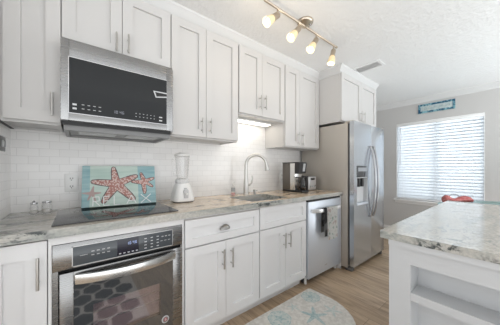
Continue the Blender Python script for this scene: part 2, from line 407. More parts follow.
b.strip(secs, closed=False)
bmesh.ops.solidify(b.bm, geom=b.bm.faces, thickness=-.003)
b.box(.786, .870, -.614, -.610, .748, .756)
b.build('cup_pull', nickel, d)
door(t, .533, .8365, .115, .667, -.61, base_cab, .806, (.478, .616))
door(t, .8395, 1.156, .115, .667, -.61, base_cab, .879, (.472, .61))
t = base_cab_thing('white sink base cabinet beside the dishwasher with a plain false drawer front', 1.161, 1.792)
drawer(t, 1.168, 1.778, .680, .866, 'false_front')
door(t, 1.168, 1.4715, .115, .672, -.61, base_cab, 1.446, (.479, .612))
door(t, 1.4745, 1.778, .115, .672, -.61, base_cab, 1.513, (.475, .61))
t = thing('oven_housing', 'white cabinet frame around the built-in oven under the cooktop', 'cabinet', (.2, -.3, 0))
b = B(); b.box(-.1075, -.096, -.61, -.001, .085, .8735); b.box(.5135, .5215, -.61, -.001, .085, .8735)
b.box(-.096, .5135, -.61, -.001, .836, .8735); b.box(-.096, .5135, -.605, -.001, .085, .098); b.box(-.1075, .5215, -.52, -.001, 0, .085)
b.build('surround', base_cab, t, smooth=False)
t = tag(bx(2.4265, 2.4445, -.615, -.001, 0, .8735).build('end_panel', base_cab, None, org=(2.435, -.3, 0)), 'narrow white end panel standing between dishwasher and fridge', 'panel')

# countertop with sink cut-out
SX0, SX1, SY0, SY1 = 1.12, 1.56, -.565, -.20
b = B()
def grid_slab(b, xs, ys, z0, z1, hole):
    V = {}
    def g(i, j, k):
        if (i, j, k) not in V: V[i, j, k] = b.bm.verts.new((xs[i], ys[j], (z0, z1)[k]))
        return V[i, j, k]
    cells = [(i, j) for i in range(len(xs)-1) for j in range(len(ys)-1) if (i, j) not in hole]
    for i, j in cells:
        b.bm.faces.new((g(i,j,1), g(i+1,j,1), g(i+1,j+1,1), g(i,j+1,1))); b.bm.faces.new((g(i,j,0), g(i,j+1,0), g(i+1,j+1,0), g(i+1,j,0)))
        for (di, dj, a, c) in ((-1,0,(i,j),(i,j+1)), (1,0,(i+1,j),(i+1,j+1)), (0,-1,(i,j),(i+1,j)), (0,1,(i,j+1),(i+1,j+1))):
            if (i+di, j+dj) not in cells: b.bm.faces.new((g(*a,0), g(*c,0), g(*c,1), g(*a,1)))
    b.bm.edges.ensure_lookup_table()
    e = [e for e in b.bm.edges if len(e.link_faces) == 2 and e.calc_face_angle(0) > 1 and abs(e.verts[0].co.z-z1) < 1e-5 and abs(e.verts[1].co.z-z1) < 1e-5]
    bmesh.ops.recalc_face_normals(b.bm, faces=b.bm.faces)
    bmesh.ops.bevel(b.bm, geom=e, offset=.004, segments=2, affect='EDGES')
    b.bm.normal_update()
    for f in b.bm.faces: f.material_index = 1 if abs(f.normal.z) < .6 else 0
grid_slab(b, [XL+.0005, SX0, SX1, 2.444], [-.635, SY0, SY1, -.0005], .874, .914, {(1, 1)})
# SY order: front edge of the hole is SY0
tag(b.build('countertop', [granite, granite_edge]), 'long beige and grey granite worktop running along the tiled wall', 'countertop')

# sink
t = thing('sink', 'stainless undermount sink basin set in the granite worktop', 'sink', ((SX0+SX1)/2, (SY0+SY1)/2, .72))
def bowl(b, x0, x1, y0, y1, z0, z1, th=.004):
    def loop(x0, x1, y0, y1, z, r=.05, n=5):
        p = []
        for cx, cy, a0 in ((x1-r, y1-r, 0), (x0+r, y1-r, PI/2), (x0+r, y0+r, PI), (x1-r, y0+r, 3*PI/2)):
            for k in range(n+1): a = a0+PI/2*k/n; p.append((cx+r*math.cos(a), cy+r*math.sin(a), z))
        return p
    secs = [loop(x0-.02, x1+.02, y0-.02, y1+.02, z1), loop(x0, x1, y0, y1, z1), loop(x0+.005, x1-.005, y0+.005, y1-.005, z0+.03), loop(x0+.03, x1-.03, y0+.03, y1-.03, z0)]
    secs += [loop(x0+.028, x1-.028, y0+.028, y1-.028, z0-.004), loop(x0-.004, x1+.004, y0-.004, y1+.004, z0+.03), loop(x0-.004, x1+.004, y0-.004, y1+.004, z1-.004), loop(x0-.02, x1+.02, y0-.02, y1+.02, z1-.004)]
    b.strip(secs, caps=False)
    rs = secs[3]; b.poly(rs)
b = B(); bowl(b, SX0-.004, SX1+.004, SY0-.004, SY1+.004, .70, .8735)
b.build('basin', mat('sink_steel', (.66, .66, .65), .33, .85), t)
b = B(); b.lathe([(.045, 0), (.045, .004), (.03, .003), (.0, .002)], ((SX0+SX1)/2, -.35, .7005), n=20, cap=False); b.build('drain', chrome, t)

# faucet: gooseneck with pull-down head and side lever
t = thing('faucet', 'tall brushed nickel gooseneck faucet with pull-down head behind the sink', 'faucet', (1.385, -.135, .914))
fx, fy = 1.385, -.135
fn = mat('satin_faucet_nickel', (.60, .585, .56), .32, 1)
b = B(); b.lathe([(.033, 0), (.033, .008), (.028, .012), (.0265, .05), (.025, .13), (.020, .17)], (fx, fy, .914), n=20); b.build('base', fn, t)
ang = math.radians(-38); ux, uy = math.cos(ang), math.sin(ang)
R = .108; pts = [(fx, fy, 1.06), (fx, fy, 1.14), (fx, fy, 1.225)]
for i in range(1, 13):
    a = PI - (PI*.985)*i/12
    pts.append((fx+ux*(R+R*math.cos(a)), fy+uy*(R+R*math.cos(a)), 1.225+R*math.sin(a)))
b = B(); b.tube(pts, [.020, .0180, .0170]+[.0160]*12, 14); b.build('gooseneck', fn, t)
e = Vector(pts[-1]); dirv = (e-Vector(pts[-2])).normalized()
b = B(); b.lathe([(.0165, 0), (.020, .02), (.025, .05), (.027, .066), (.022, .070)], e-dirv*.005, dirv, 18); b.build('spray_head', fn, t)
b = B(); b.cyl((fx, fy, 1.015), (fx+.045, fy-.018, 1.02), .0125, n=14); b.tube([(fx+.04, fy-.016, 1.02), (fx+.058, fy-.024, 1.035), (fx+.066, fy-.028, 1.08), (fx+.062, fy-.026, 1.115)], [.011, .010, .0075, .006], 10)
b.build('lever', fn, t)
t = thing('soap_dispenser', 'small nickel deck fitting standing just right of the faucet base', 'dispenser', (1.475, -.17, .914))
b = B(); b.lathe([(.02, 0), (.02, .006), (.014, .01), (.014, .036), (.018, .038), (.018, .05), (.0, .054)], (1.475, -.17, .914), n=18); b.build('body', nickel, t)
b = B(); b.cyl((1.475, -.17, .957), (1.498, -.192, .955), .0065, n=10); b.build('spout', nickel, t)

# ------------------------------------------------------------------ cooktop
t = thing('cooktop', 'black glass electric cooktop set in the worktop above the oven', 'cooktop', (.2, -.34, .914))
bx(-.10, .502, -.575, -.09, .9142, .921, bev=.002).build('glass_plate', cook, t)
b = B()
ring_m = mat('burner_print', (.09, .09, .095), .15)
for cx, cy, r in ((.05, -.22, .075), (.35, -.22, .095), (.05, -.44, .095), (.35, -.44, .075)):
    for rr in (r, r*.62):
        o, i_ = b.ring((cx, cy, .9212), rr, 40, (0,0,1)), b.ring((cx, cy, .9212), rr-.0025, 40, (0,0,1))
        for k in range(40): b.bm.faces.new((o[k], o[(k+1) % 40], i_[(k+1) % 40], i_[k]))
each(b, 'burner_ring', ring_m, t)

# ------------------------------------------------------------------ wall oven
t = thing('oven', 'stainless built-in wall oven with a dark glass door under the cooktop', 'oven', (.21, -.3, .10))
bx(-.095, .5125, -.585, -.03, .10, .835).build('body', dark, t)
b = B()   # outer steel frame
b.box(-.094, .512, -.612, -.586, .700+.012, .834, bev=.002)
b.box(-.094, -.074, -.612, -.586, .10, .7118); b.box(.500, .512, -.612, -.586, .10, .7118)
b.build('control_fascia', steel, t)
cp = bx(-.021, .449, -.6145, -.612, .722, .812, bev=.001).build('control_panel', panel_dark, t)
b = B(); b.box(-.025, .453, -.6142, -.6121, .812, .816); b.box(-.025, .453, -.6142, -.6121, .717, .722); b.box(-.025, -.021, -.6142, -.6121, .717, .816); b.box(.449, .453, -.6142, -.6121, .717, .816)
b.build('panel_border', mat('pale_steel', (.45,.45,.45), .3, 1), cp)
bx(.160, .262, -.6160, -.6146, .727, .810).build('display', display, cp)
b = B()
def seg7(b, ch, x, z, w_, h, y, th=.0025):
    S7 = {'0': 'abcdef', '1': 'bc', '2': 'abged', '3': 'abgcd', '4': 'fgbc', '5': 'afgcd', '6': 'afgedc', '7': 'abc', '8': 'abcdefg', '9': 'abfgcd'}
    r = {'a': (0, h-th, w_, h), 'b': (w_-th, h/2, w_, h), 'c': (w_-th, 0, w_, h/2), 'd': (0, 0, w_, th), 'e': (0, 0, th, h/2), 'f': (0, h/2, th, h), 'g': (0, h/2-th/2, w_, h/2+th/2)}
    for q in S7[ch]:
        a = r[q]; b.box(x+a[0], x+a[2], y, y+.0006, z+a[1], z+a[3])
for i, ch in enumerate('1046'): seg7(b, ch, .205+.012*i+(.004 if i > 1 else 0), .776, .0075, .015, -.6167, .002)
b.build('clock_digits', lit, cp)
b = B()
for i in range(5): b.box(.168+.02*i, .178+.02*i, -.6165, -.6161, .733, .7375)
each(b, 'display_icon', pale_btn, cp)
b = B()
for r in range(4):
    for c in range(3): b.box(.292+.033*c, .304+.033*c, -.6152, -.6146, .788-.018*r, .7925-.018*r)
each(b, 'key', pale_btn, cp)
b = B()
for i in range(4): b.box(.05+.022*i, .062+.022*i, -.6152, -.6146, .775, .780); b.box(.05+.022*i, .062+.022*i, -.6152, -.6146, .757, .762)
b.box(.005, .035, -.6152, -.6146, .765, .768)
for i in range(3): b.box(.385+.02*i, .397+.02*i, -.6152, -.6146, .782, .787); b.box(.378+.022*i, .392+.022*i, -.6152, -.6146, .758, .761)
each(b, 'touch_label', grey_btn, cp)
# door
DX0, DX1, DZ0, DZ1, DY = -.069, .497, .115, .698, -.622
dr = thing('door', '', '', (.21, -.3, .10)); bpy.data.objects.remove(dr)   # (door is a mesh below)
b = B(); WX0, WX1, WZa, WZb = .057, .378, .33, .515
b.box(DX0, -.018, DY, DY+.03, DZ0, DZ1, bev=.002); b.box(.450, DX1, DY, DY+.03, DZ0, DZ1, bev=.002)
b.box(-.018, .450, DY, DY+.03, .655, DZ1, bev=.002); b.box(-.018, .450, DY, DY+.03, DZ0, .145)
dr = b.build('door', steel, t)
b = B(); y0, y1 = DY-.001, DY+.028
b.box(-.018, WX0, y0, y1, .145, .655); b.box(WX1, .450, y0, y1, .145, .655); b.box(WX0, WX1, y0, y1, WZb, .655); b.box(WX0, WX1, y0, y1, .145, WZa)
b.build('dark_glass', oven_dark, dr, smooth=False)
bx(WX0, WX1, DY-.0008, DY+.004, WZa, WZb).build('window', oven_window, dr)
b = B(); secs = []      # broad bowed handle
for i in range(17):
    q = i/16; x = -.012+.472*q; y = DY-.012-.052*math.sin(PI*q)**.8; z = .668
    secs.append([(x, y-.006, z-.025), (x, y-.010, z), (x, y-.006, z+.019), (x, y+.005, z+.021), (x, y+.007, z), (x, y+.005, z-.027)])
b.strip(secs)
for x in (-.006, .454): b.box(x-.008, x+.008, DY-.014, DY+.001, .650, .686)
b.build('handle', mat('satin_steel', (.72, .72, .71), .25, 1), dr)
cav_m = mat('oven_cavity_enamel', (.42, .33, .35), .4)
b = B(); b.box(.03, .41, -.59, -.586, .30, .54); cavity = b.build('inner_glass', mat('rosy_oven_interior', (.46, .36, .37), .3), t)
b = B()
for z in (.40, .455):
    for k in range(2): b.cyl((.04, -.592, z+.004*k), (.40, -.592, z+.004*k), .0018, n=6)
b.build('rack', chrome, t)
b = B(); b.lathe([(.021, 0), (.021, .002), (.0155, .0022)], (.405, DY-.001, .29), (0,-1,0), 28, cap=True); lg = b.build('badge', pale_btn, dr)
b = B(); b.lathe([(.0155, 0), (.0155, .0012)], (.405, DY-.0031, .29), (0,-1,0), 24); b.build('badge_disc', mat('badge_grey', (.22,.2,.2), .4), lg)
b = B(); b.prism([(.398, .282), (.412, .282), (.4135, .292), (.405, .302), (.3965, .292)], DY-.0052, DY-.0044, 'y'); b.build('badge_emblem', mat('badge_red', (.55,.07,.07), .4), lg)
b = B(); b.box(.403, .407, -.6280, -.6274, .283, .297); b.box(.3985, .4115, -.6280, -.6274, .288, .2905); b.build('badge_letter', pale_btn, lg)

# ------------------------------------------------------------------ microwave
t = thing('microwave', 'stainless over-the-range microwave with black glass door', 'microwave', (.22, -.2, 1.40))
MX0, MX1, MY = -.0765, .5205, -.405
b = B(); b.box(MX0+.003, .535, -.375, -.001, 1.452, 1.899); b.build('body', steel, t)
b = B(); b.panel(MX0+.012, .515, -.365, -.002, 1.404, 1.4515, '-z', .02, .012, .004); v = b.build('vent_tray', mat('vent_tray_grey', (.22, .22, .22), .4, .4), t)
for x0, x1 in ((.0, .2), (.26, .46)):
    b = B(); b.box(x0, x1, -.33, -.14, 1.412, 1.4165)
    for k in range(9): b.box(x0+.006, x1-.006, -.325+.02*k, -.317+.02*k, 1.409, 1.412)
    b.build('grease_filter', mat('filter_grey', (.5,.5,.5), .4, .8), v)
bx(MX0+.004, .515, -.378, -.3755, 1.432, 1.4525).build('vent_gap', dark, t)
b = B(); gx0, gx1, gz0, gz1 = -.041, .480, 1.496, 1.799
b.box(MX0, gx0, MY, -.3755, 1.4535, 1.899, bev=.002); b.box(gx1, MX1, MY, -.3755, 1.4535, 1.899, bev=.002)
b.box(gx0, gx1, MY, -.3755, gz1, 1.899, bev=.002); b.box(gx0, gx1, MY, -.3755, 1.4535, gz0, bev=.002)
d = b.build('door', steel, t)
bx(gx0, gx1, MY-.0015, MY+.02, gz0, gz1).build('black_glass', glass_dark, d)
b = B(); b.box(gx0-.004, gx0, MY-.003, MY, gz0-.004, gz1+.004); b.box(gx0, gx1, MY-.003, MY, gz1, gz1+.004); b.box(gx0, gx1, MY-.003, MY, gz0-.005, gz0)
b.build('glass_trim', chrome, d)
b = B(); f = [(.392, 1.711), (.480, 1.713), (.480, 1.681), (.408, 1.668)]; fi = [(.403, 1.7055), (.480, 1.7075), (.480, 1.688), (.413, 1.675)]
b.prism([f[0], f[1], (f[1][0], f[1][1]-.0075), fi[0]], MY-.004, MY-.0014, 'y'); b.prism([f[3], f[2], (f[2][0], f[2][1]+.0075), fi[3]], MY-.004, MY-.0014, 'y'); b.prism([f[0], fi[0], fi[3], f[3]], MY-.004, MY-.0014, 'y')
pg = b.build('pocket_grip', pale_btn, d)
b = B(); b.prism([(x+.002, z) for x, z in fi[:1]]+[(.480, 1.7035), (.480, 1.690)]+[(x+.002, z) for x, z in fi[3:]], MY-.0022, MY-.0016, 'y'); b.build('pocket_recess', black, pg)
b = B()
for z in (1.538, 1.516): b.box(-.026, -.008, MY-.0024, MY-.0016, z, z+.010); b.box(.430, .450, MY-.0024, MY-.0016, z-.004, z+.004)
each(b, 'soft_key', pale_btn, d)
b = B()
for i in range(4):
    for z in (1.545, 1.522): b.box(.014+.026*i, .026+.026*i, MY-.0024, MY-.0016, z, z+.004)
for i in range(6):
    for z in (1.540, 1.520): b.box(.285+.022*i, .292+.022*i, MY-.0024, MY-.0016, z, z+.004)
each(b, 'touch_label', grey_btn, d)
b = B()
for i, ch in enumerate('1046'): seg7(b, ch, .165+.014*i+(.005 if i > 1 else 0), 1.524, .009, .017, MY-.0024, .002)
b.build('clock_digits', mat('dim_digits', (.35,.36,.42), .4), d)

# ------------------------------------------------------------------ dishwasher
t = thing('dishwasher', 'stainless dishwasher with a bar handle between sink cabinet and fridge', 'dishwasher', (2.11, -.3, 0))
bx(1.795, 2.4255, -.585, -.01, .09, .868).build('body', dark, t)
d = bx(1.800, 2.4245, -.622, -.586, .072, .848, bev=.005).build('door', dw_steel, t)
bx(1.803, 2.4225, -.612, -.587, .8485, .862).build('control_edge', dark, d)
b = B(); secs = []
for i in range(13):
    q = i/12; x = 1.845+.555*q; y = -.632-.040*min(1, math.sin(PI*q)*2.2)
    secs.append([(x, y-.006, .736), (x, y-.010, .755), (x, y-.006, .772), (x, y+.005, .774), (x, y+.007, .755), (x, y+.005, .734)])
b.strip(secs)
for x in (1.853, 2.392): b.box(x-.01, x+.01, -.634, -.621, .742, .772)
b.build('handle', mat('pale_handle', (.80, .80, .80), .3, .6), d)
b = B(); b.box(2.09, 2.135, -.6230, -.6218, .140, .147); b.build('badge', grey_btn, d)
b = B(); b.box(1.80, 2.4245, -.55, -.53, .012, .07); b.build('kick_plate', dark, t)
b = B(); b.cyl((2.40, -.56, 0), (2.40, -.56, .09), .014, n=12); b.cyl((1.83, -.56, 0), (1.83, -.56, .09), .014, n=12); each(b, 'levelling_foot', white, t)

# dish towels over the dishwasher handle
def towel(name, label, x0, x1, zb, zb2, m, seed):
    random.seed(seed); b = B(); secs = []; n = 9
    ph = random.random()*6
    prof = []
    def off(q, z): return .004*math.sin(q*9+ph)*(.77-z)/.3
    for i in range(n+1):
        q = i/n; x = x0+(x1-x0)*q; P = []
        zs = [zb+(.765-zb)*k/7 for k in range(8)]
        for k, z in enumerate(zs): P.append((x+(.006*math.sin(k+ph) if 0 < i < n else 0), -.687+off(q, z)-.004*(1-k/7), z))
        P += [(x, -.684, .777), (x, -.672, .781), (x, -.659, .776)]
        for k in range(4): P.append((x, -.655+.003*k/3, .766-(.766-zb2)*(k+1)/4))
        secs.append(P)
    b.strip(secs, closed=False)
    bmesh.ops.solidify(b.bm, geom=b.bm.faces, thickness=.003)
    return tag(b.build(name, m, None, org=((x0+x1)/2, -.67, .6)), label, 'towel')
tw = mat('floral_linen', (.78, .78, .75), .9)
mp = coords(tw, (1,1,1)); v1 = N(tw, 'ShaderNodeTexNoise', Scale=22.0, Detail=2.0); L(tw, mp.outputs[0], v1.inputs['Vector'])
r = ramp(tw, [(.34, (.42, .50, .45)), (.42, (.78,.78,.75)), (.58, (.78,.78,.75)), (.66, (.60, .50, .47))]); L(tw, v1.outputs[0], r.inputs[0]); L(tw, r.outputs[0], bsdf(tw).inputs['Base Color'])
towel('dish_towel', 'white floral print dish towel hanging over the dishwasher handle', 2.035, 2.235, .435, .50, tw, 2)
towel('dish_towel', 'dark grey dish towel hanging left of the floral one on the dishwasher handle', 1.975, 2.031, .485, .52, fabric('charcoal_terry', (.06,.06,.062), (.22,.22,.22), 9, (.48,.56)), 5)

# ------------------------------------------------------------------ refrigerator
t = thing('refrigerator', 'stainless side-by-side fridge with ice dispenser and curved bar handles', 'fridge', (2.89, -.4, 0))
FX0, FX1, FY = 2.452, 3.318, -.765
bx(FX0, FX1, -.690, -.03, .03, 1.722, bev=.004).build('body', fridge_side, t)
bx(FX0+.02, FX1-.02, -.69, -.66, .0, .055).build('toe_grille', dark, t)
b = B(); b.box(FX0+.002, FX0+.05, -.74, -.66, .0, .045, bev=.004); b.box(FX1-.05, FX1-.002, -.74, -.66, 0, .045, bev=.004); each(b, 'foot', mat('foot_grey', (.10,.10,.10), .5), t)
bx(FX0+.014, FX1-.014, -.7135, -.6905, .065, 1.715).build('gasket', dark, t)
b = B(); b.box(FX0+.005, FX0+.06, -.76, -.66, 1.722, 1.745, bev=.004); b.box(FX1-.06, FX1-.005, -.76, -.66, 1.722, 1.745, bev=.004); each(b, 'hinge_cap', fridge_side, t)
SPX = 2.905
# left door with the dispenser niche
nx0, nx1, nz0, nz1, nzm = 2.522, 2.800, .770, 1.222, 1.085
b = B(); Yb = -.714
b.box(FX0, nx0, FY, Yb, .06, 1.735); b.box(nx1, SPX-.003, FY, Yb, .06, 1.735); b.box(nx0, nx1, FY, Yb, nz1, 1.735); b.box(nx0, nx1, FY, Yb, .06, nz0)
ld = b.build('door', steel_v, t, smooth=False)
b = B(); b.box(nx0, nx1, Yb-.006, Yb, nz0, nzm); b.box(nx0, nx0+.008, FY+.002, Yb, nz0, nzm); b.box(nx1-.008, nx1, FY+.002, Yb, nz0, nzm); b.box(nx0, nx1, FY+.002, Yb, nzm-.01, nzm)
nich = b.build('dispenser_niche', mat('niche_grey', (.58, .59, .60), .4, .1), ld, smooth=False)
bx(nx0, nx1, FY-.006, Yb, nzm, nz1, bev=.004).build('dispenser_panel', mat('dispenser_black', (.06, .063, .068), .12), ld)
bx(nx0+.02, nx1-.03, FY-.008, FY-.0055, nzm+.07, nzm+.115).build('dispenser_display', mat('display_grey', (.35,.37,.4), .2), ld)
bx(nx0+.002, nx1-.002, FY-.012, Yb, nz0-.012, nz0+.012, bev=.004).build('drip_tray', dw_steel, ld)
b = B(); b.box(2.60, 2.64, -.752, -.72, .97, 1.075, bev=.004); b.box(2.69, 2.73, -.752, -.72, .97, 1.075, bev=.004); each(b, 'paddle', black, ld)
rd = bx(SPX+.003, FX1, FY, Yb, .06, 1.735, bev=.006).build('door', steel_v, t)
def fr_handle(par, x):
    b = B(); pts = []
    for i in range(19):
        q = i/18; pts.append((x, FY-.012-.055*math.sin(PI*q)**.75, .60+.86*q))
    b.tube(pts, [.0125]*19, 12)
    for z in (.605, 1.455): b.box(x-.014, x+.014, FY-.02, FY+.001, z-.02, z+.02, bev=.003)
    return b.build('handle', mat('handle_steel', (.40, .40, .41), .2, 1), par)
fr_handle(ld, 2.862); fr_handle(rd, 2.948)
b = B(); b.box(3.20, 3.24, FY-.0015, FY-.0002, 1.66, 1.668); b.build('badge', grey_btn, rd)

# ------------------------------------------------------------------ peninsula
PX, PY = 1.048, -1.554
t = thing('peninsula_cabinet', 'white peninsula base with open shelf recesses facing the room', 'cabinet', (1.8, -2.1, 0))
b = B(); fx = 1.066; bk = fx+.105; yl, yr = -1.583, -2.75
y0 = yl-.078
b.box(fx, fx+.02, yl, y0, 0, .8825); b.box(fx, fx+.02, y0, yr, .792, .8825)
b.box(fx, fx+.02, y0, yr, 0, .12)
b.box(bk, 2.45, yl, yr, 0, .8825); b.box(fx+.02, bk, yl, y0, 0, .8825); b.box(fx+.02, bk, y0, yr, .792, .8825); b.box(fx+.02, bk, y0, yr, 0, .12)
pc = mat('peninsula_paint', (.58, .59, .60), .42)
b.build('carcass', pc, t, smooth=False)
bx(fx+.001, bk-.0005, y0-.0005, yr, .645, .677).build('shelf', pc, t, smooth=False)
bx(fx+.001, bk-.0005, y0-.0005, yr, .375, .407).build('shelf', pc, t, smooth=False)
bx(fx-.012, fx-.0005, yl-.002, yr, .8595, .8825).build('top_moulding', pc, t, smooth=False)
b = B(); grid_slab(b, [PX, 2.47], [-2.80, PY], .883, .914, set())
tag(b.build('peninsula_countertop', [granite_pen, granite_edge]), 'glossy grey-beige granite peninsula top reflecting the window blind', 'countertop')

# red ornament with wire handle on the far end
t = thing('ornament', 'low red ornament with a thin grey arched handle on the glass dining table', 'ornament', (3.79, -1.44, .7605))
red = fabric('mottled_red_glaze', (.50, .10, .10), (.62, .24, .22), 45, (.4, .65), .5)
v = Vector((.289, -.2305, 0)); o0 = Vector((3.645, -1.329, .7605)); K = 1.55
b = B(); secs = []
prof = [(0, .010, .012), (.03, .024, .046), (.09, .030, .058), (.17, .032, .056), (.25, .030, .036), (.36, .028, .030), (.48, .030, .032), (.60, .036, .044), (.74, .040, .052), (.86, .038, .046), (.95, .028, .030), (1, .010, .012)]
nrm = Vector((-v.y, v.x, 0)).normalized()
for q, wv, h in prof:
    wv *= K; h *= K; c = o0+v*q; secs.append([tuple(c+nrm*wv*math.cos(2*PI*k/14)+Vector((0, 0, h/2+h/2*math.sin(2*PI*k/14)))) for k in range(14)])
b.strip(secs); b.build('body', red, t)
b = B(); pts = []
for i in range(11):
    a = PI*i/10; c = o0+v*(.38-.20*math.cos(a)); pts.append((c.x, c.y, .7605+.045+.055*math.sin(a)))
b.tube(pts, .0045, 8); b.build('wire_handle', mat('grey_wire', (.3,.3,.31), .4, .6), t)

# round glass table beyond the peninsula
t = thing('dining_table', 'teal-edged glass dining table top beyond the peninsula by the window wall', 'table', (3.60, -1.996, 0))
b = B(); b.lathe([(.694, 0), (.70, .003), (.70, .009), (.694, .012)], (3.60, -1.996, .748), n=64); b.build('glass_top', teal_glass, t)
b = B(); b.lathe([(.26, 0), (.26, .02), (.06, .05), (.05, .70), (.16, .747)], (3.60, -1.996, 0), n=28); b.build('pedestal', white, t)

# ------------------------------------------------------------------ things on the worktop
def jar(label, x, y, h, r, knob):
    t = thing('glass_jar', label, 'jar', (x, y, .914), 'glass jars left of the cooktop')
    b = B(); b.lathe([(r*.8, .0005), (r, .006), (r, h*.62), (r*.86, h*.70), (r*.84, h*.80), (r*.80, h*.80), (r*.82, h*.69), (r*.93, h*.6), (r*.93, .012), (r*.7, .009)], (x, y, .914), n=22); b.build('body', glass, t)
    b = B(); b.lathe([(r*.9, h*.80), (r*.93, h*.82), (r*.9, h*.90), (r*.5, h*.94)]+([(.004, h*.95), (.008, h), (.003, h*1.05)] if knob else []), (x, y, .914), n=22); b.build('lid', chrome, t)
    b = B(); b.lathe([(r*.7, .0135), (r*.88, .02), (r*.88, h*.36), (r*.2, h*.39)], (x, y, .914), n=18); b.build('contents', mat('pale_salt', (.7,.68,.65), .8), t)
jar('smaller glass jar with a knobbed chrome lid left of the cooktop', -.205, -.165, .082, .019, True)
jar('wider glass jar with a flat chrome lid nearest the cooktop', -.150, -.155, .085, .024, False)

# starfish cutting board leaning on the tiles at the back of the cooktop
BW, BH = .468, .296
t = thing('cutting_board', 'teal glass cutting board with starfish and the word RELAX', 'board', (.014, -.108, .9225))
t.rotation_euler = (math.radians(-16), 0, math.radians(-5))
ORG[t.name] = Vector((0, 0, 0))
def planks(name, col, col2):
    m = mat(name, col, .25); mp = coords(m, (3, 1, 30)); n = N(m, 'ShaderNodeTexNoise', Scale=1.0, Detail=4.0); L(m, mp.outputs[0], n.inputs['Vector'])
    r = ramp(m, [(.35, col), (.65, col2)]); L(m, n.outputs[0], r.inputs[0]); L(m, r.outputs[0], bsdf(m).inputs['Base Color']); return m
pale = planks('pale_seafoam_planks', (.47, .62, .56), (.62, .73, .67)); teal = planks('teal_planks', (.25, .44, .48), (.40, .58, .60))
star_m = mat('dotted_starfish', (.5, .2, .18), .4)
mp = coords(star_m, (95, 95, 95)); vo = N(star_m, 'ShaderNodeTexVoronoi', Scale=1.0); L(star_m, mp.outputs[0], vo.inputs['Vector'])
r = ramp(star_m, [(.36, (.70, .56, .52)), (.58, (.44, .20, .17))]); L(star_m, vo.outputs['Distance'], r.inputs[0]); L(star_m, r.outputs[0], bsdf(star_m).inputs['Base Color'])
star_pale = mat('faded_starfish', (.48, .36, .34), .4); edge_m = mat('starfish_outline', (.13, .11, .11), .5)
b = B()
b.mi = 0; b.box(.095*BW, .735*BW, 0, .006, 0, BH)
b.mi = 1; b.box(0, .095*BW, 0, .006, 0, BH); b.box(.735*BW, BW, 0, .006, 0, BH)
def star(b, c, tips, y, mi, fat=.36, grow=0.0):
    b.mi = mi; c = Vector(c); tips = sorted([Vector(q) for q in tips], key=lambda q: math.atan2((q-c).y, (q-c).x)); out = []
    n = len(tips)
    for i in range(n):
        tp = tips[i]; d = tp-c; l = d.length+grow; d.normalize(); pd = Vector((-d.y, d.x)); wr = .085*(d.length and l)+grow
        nx = tips[(i+1) % n]-c; bis = (d+nx.normalized()).normalized(); rad = fat*min(l, nx.length)*.72+grow
        out += [c+d*(l*.72)-pd*wr*1.25, c+d*(l*.95)-pd*wr*.8, c+d*l, c+d*(l*.95)+pd*wr*.8, c+d*(l*.72)+pd*wr*1.25, c+bis*rad]
    cv = b.bm.verts.new((c.x, y, c.y)); vs = [b.bm.verts.new((min(max(q.x, .001), BW-.001), y, min(max(q.y, .001), BH-.001))) for q in out]
    for i in range(len(vs)):
        f = b.bm.faces.new((cv, vs[i], vs[(i+1) % len(vs)])); f.material_index = mi
def sp(*q): return [(a*BW, c*BH) for a, c in q]
big = sp((.39, .97), (.11, .61), (.73, .74), (.25, .08), (.68, .10)); bc = (.43*BW, .54*BH)
rt = sp((.78, .82), (.64, .58), (.985, .67), (.83, .25), (.96, .43)); rc = (.83*BW, .57*BH)
lf = sp((.14, .50), (.005, .34), (.235, .33), (.07, .16), (.17, .13)); lc = (.12*BW, .32*BH)
star(b, bc, big, -.0004, 4, .42, .005); star(b, bc, big, -.0008, 2, .42)
star(b, rc, rt, -.0004, 4, .42, .004); star(b, rc, rt, -.0008, 2, .42)
star(b, lc, lf, -.0008, 3, .42)
b.mi = 5
def stroke(b, p, q, th=.0058, y=-.0014):
    p, q = Vector(p), Vector(q); d = (q-p).normalized(); n = Vector((-d.y, d.x))*th/2
    b.poly([(a.x, y, a.y) for a in (p-n, q-n, q+n, p+n)])
def letter(b, ch, x, z, w_, h):
    S_ = {'R': [((0,0),(0,1)), ((0,1),(.85,1)), ((.85,1),(.9,.55)), ((.9,.55),(0,.5)), ((.3,.5),(1,0))], 'E': [((0,0),(0,1)), ((0,1),(1,1)), ((0,.5),(.8,.5)), ((0,0),(1,0))],
          'L': [((0,0),(0,1)), ((0,0),(1,0))], 'A': [((0,0),(.5,1)), ((.5,1),(1,0)), ((.2,.35),(.8,.35))], 'X': [((0,0),(1,1)), ((0,1),(1,0))]}
    for p, q in S_[ch]: stroke(b, (x+p[0]*w_, z+p[1]*h), (x+q[0]*w_, z+q[1]*h))
for ch, x, w_ in (('R', .135, .085), ('E', .265, .075), ('L', .40, .075), ('A', .57, .13), ('X', .77, .15)): letter(b, ch, x*BW, -.0+.02*BH, w_*BW, .215*BH)
b.build('printed_glass', [pale, teal, star_m, star_pale, edge_m, mat('white_lettering', (.85,.87,.86), .4)], t, smooth=False, recalc=False)
b = B()
for x in (.03, .438): b.cyl((x, .006, .02), (x, .009, .02), .006, n=12); b.cyl((x, .006, BH-.02), (x, .009, BH-.02), .006, n=12)
each(b, 'rubber_foot', white, t)

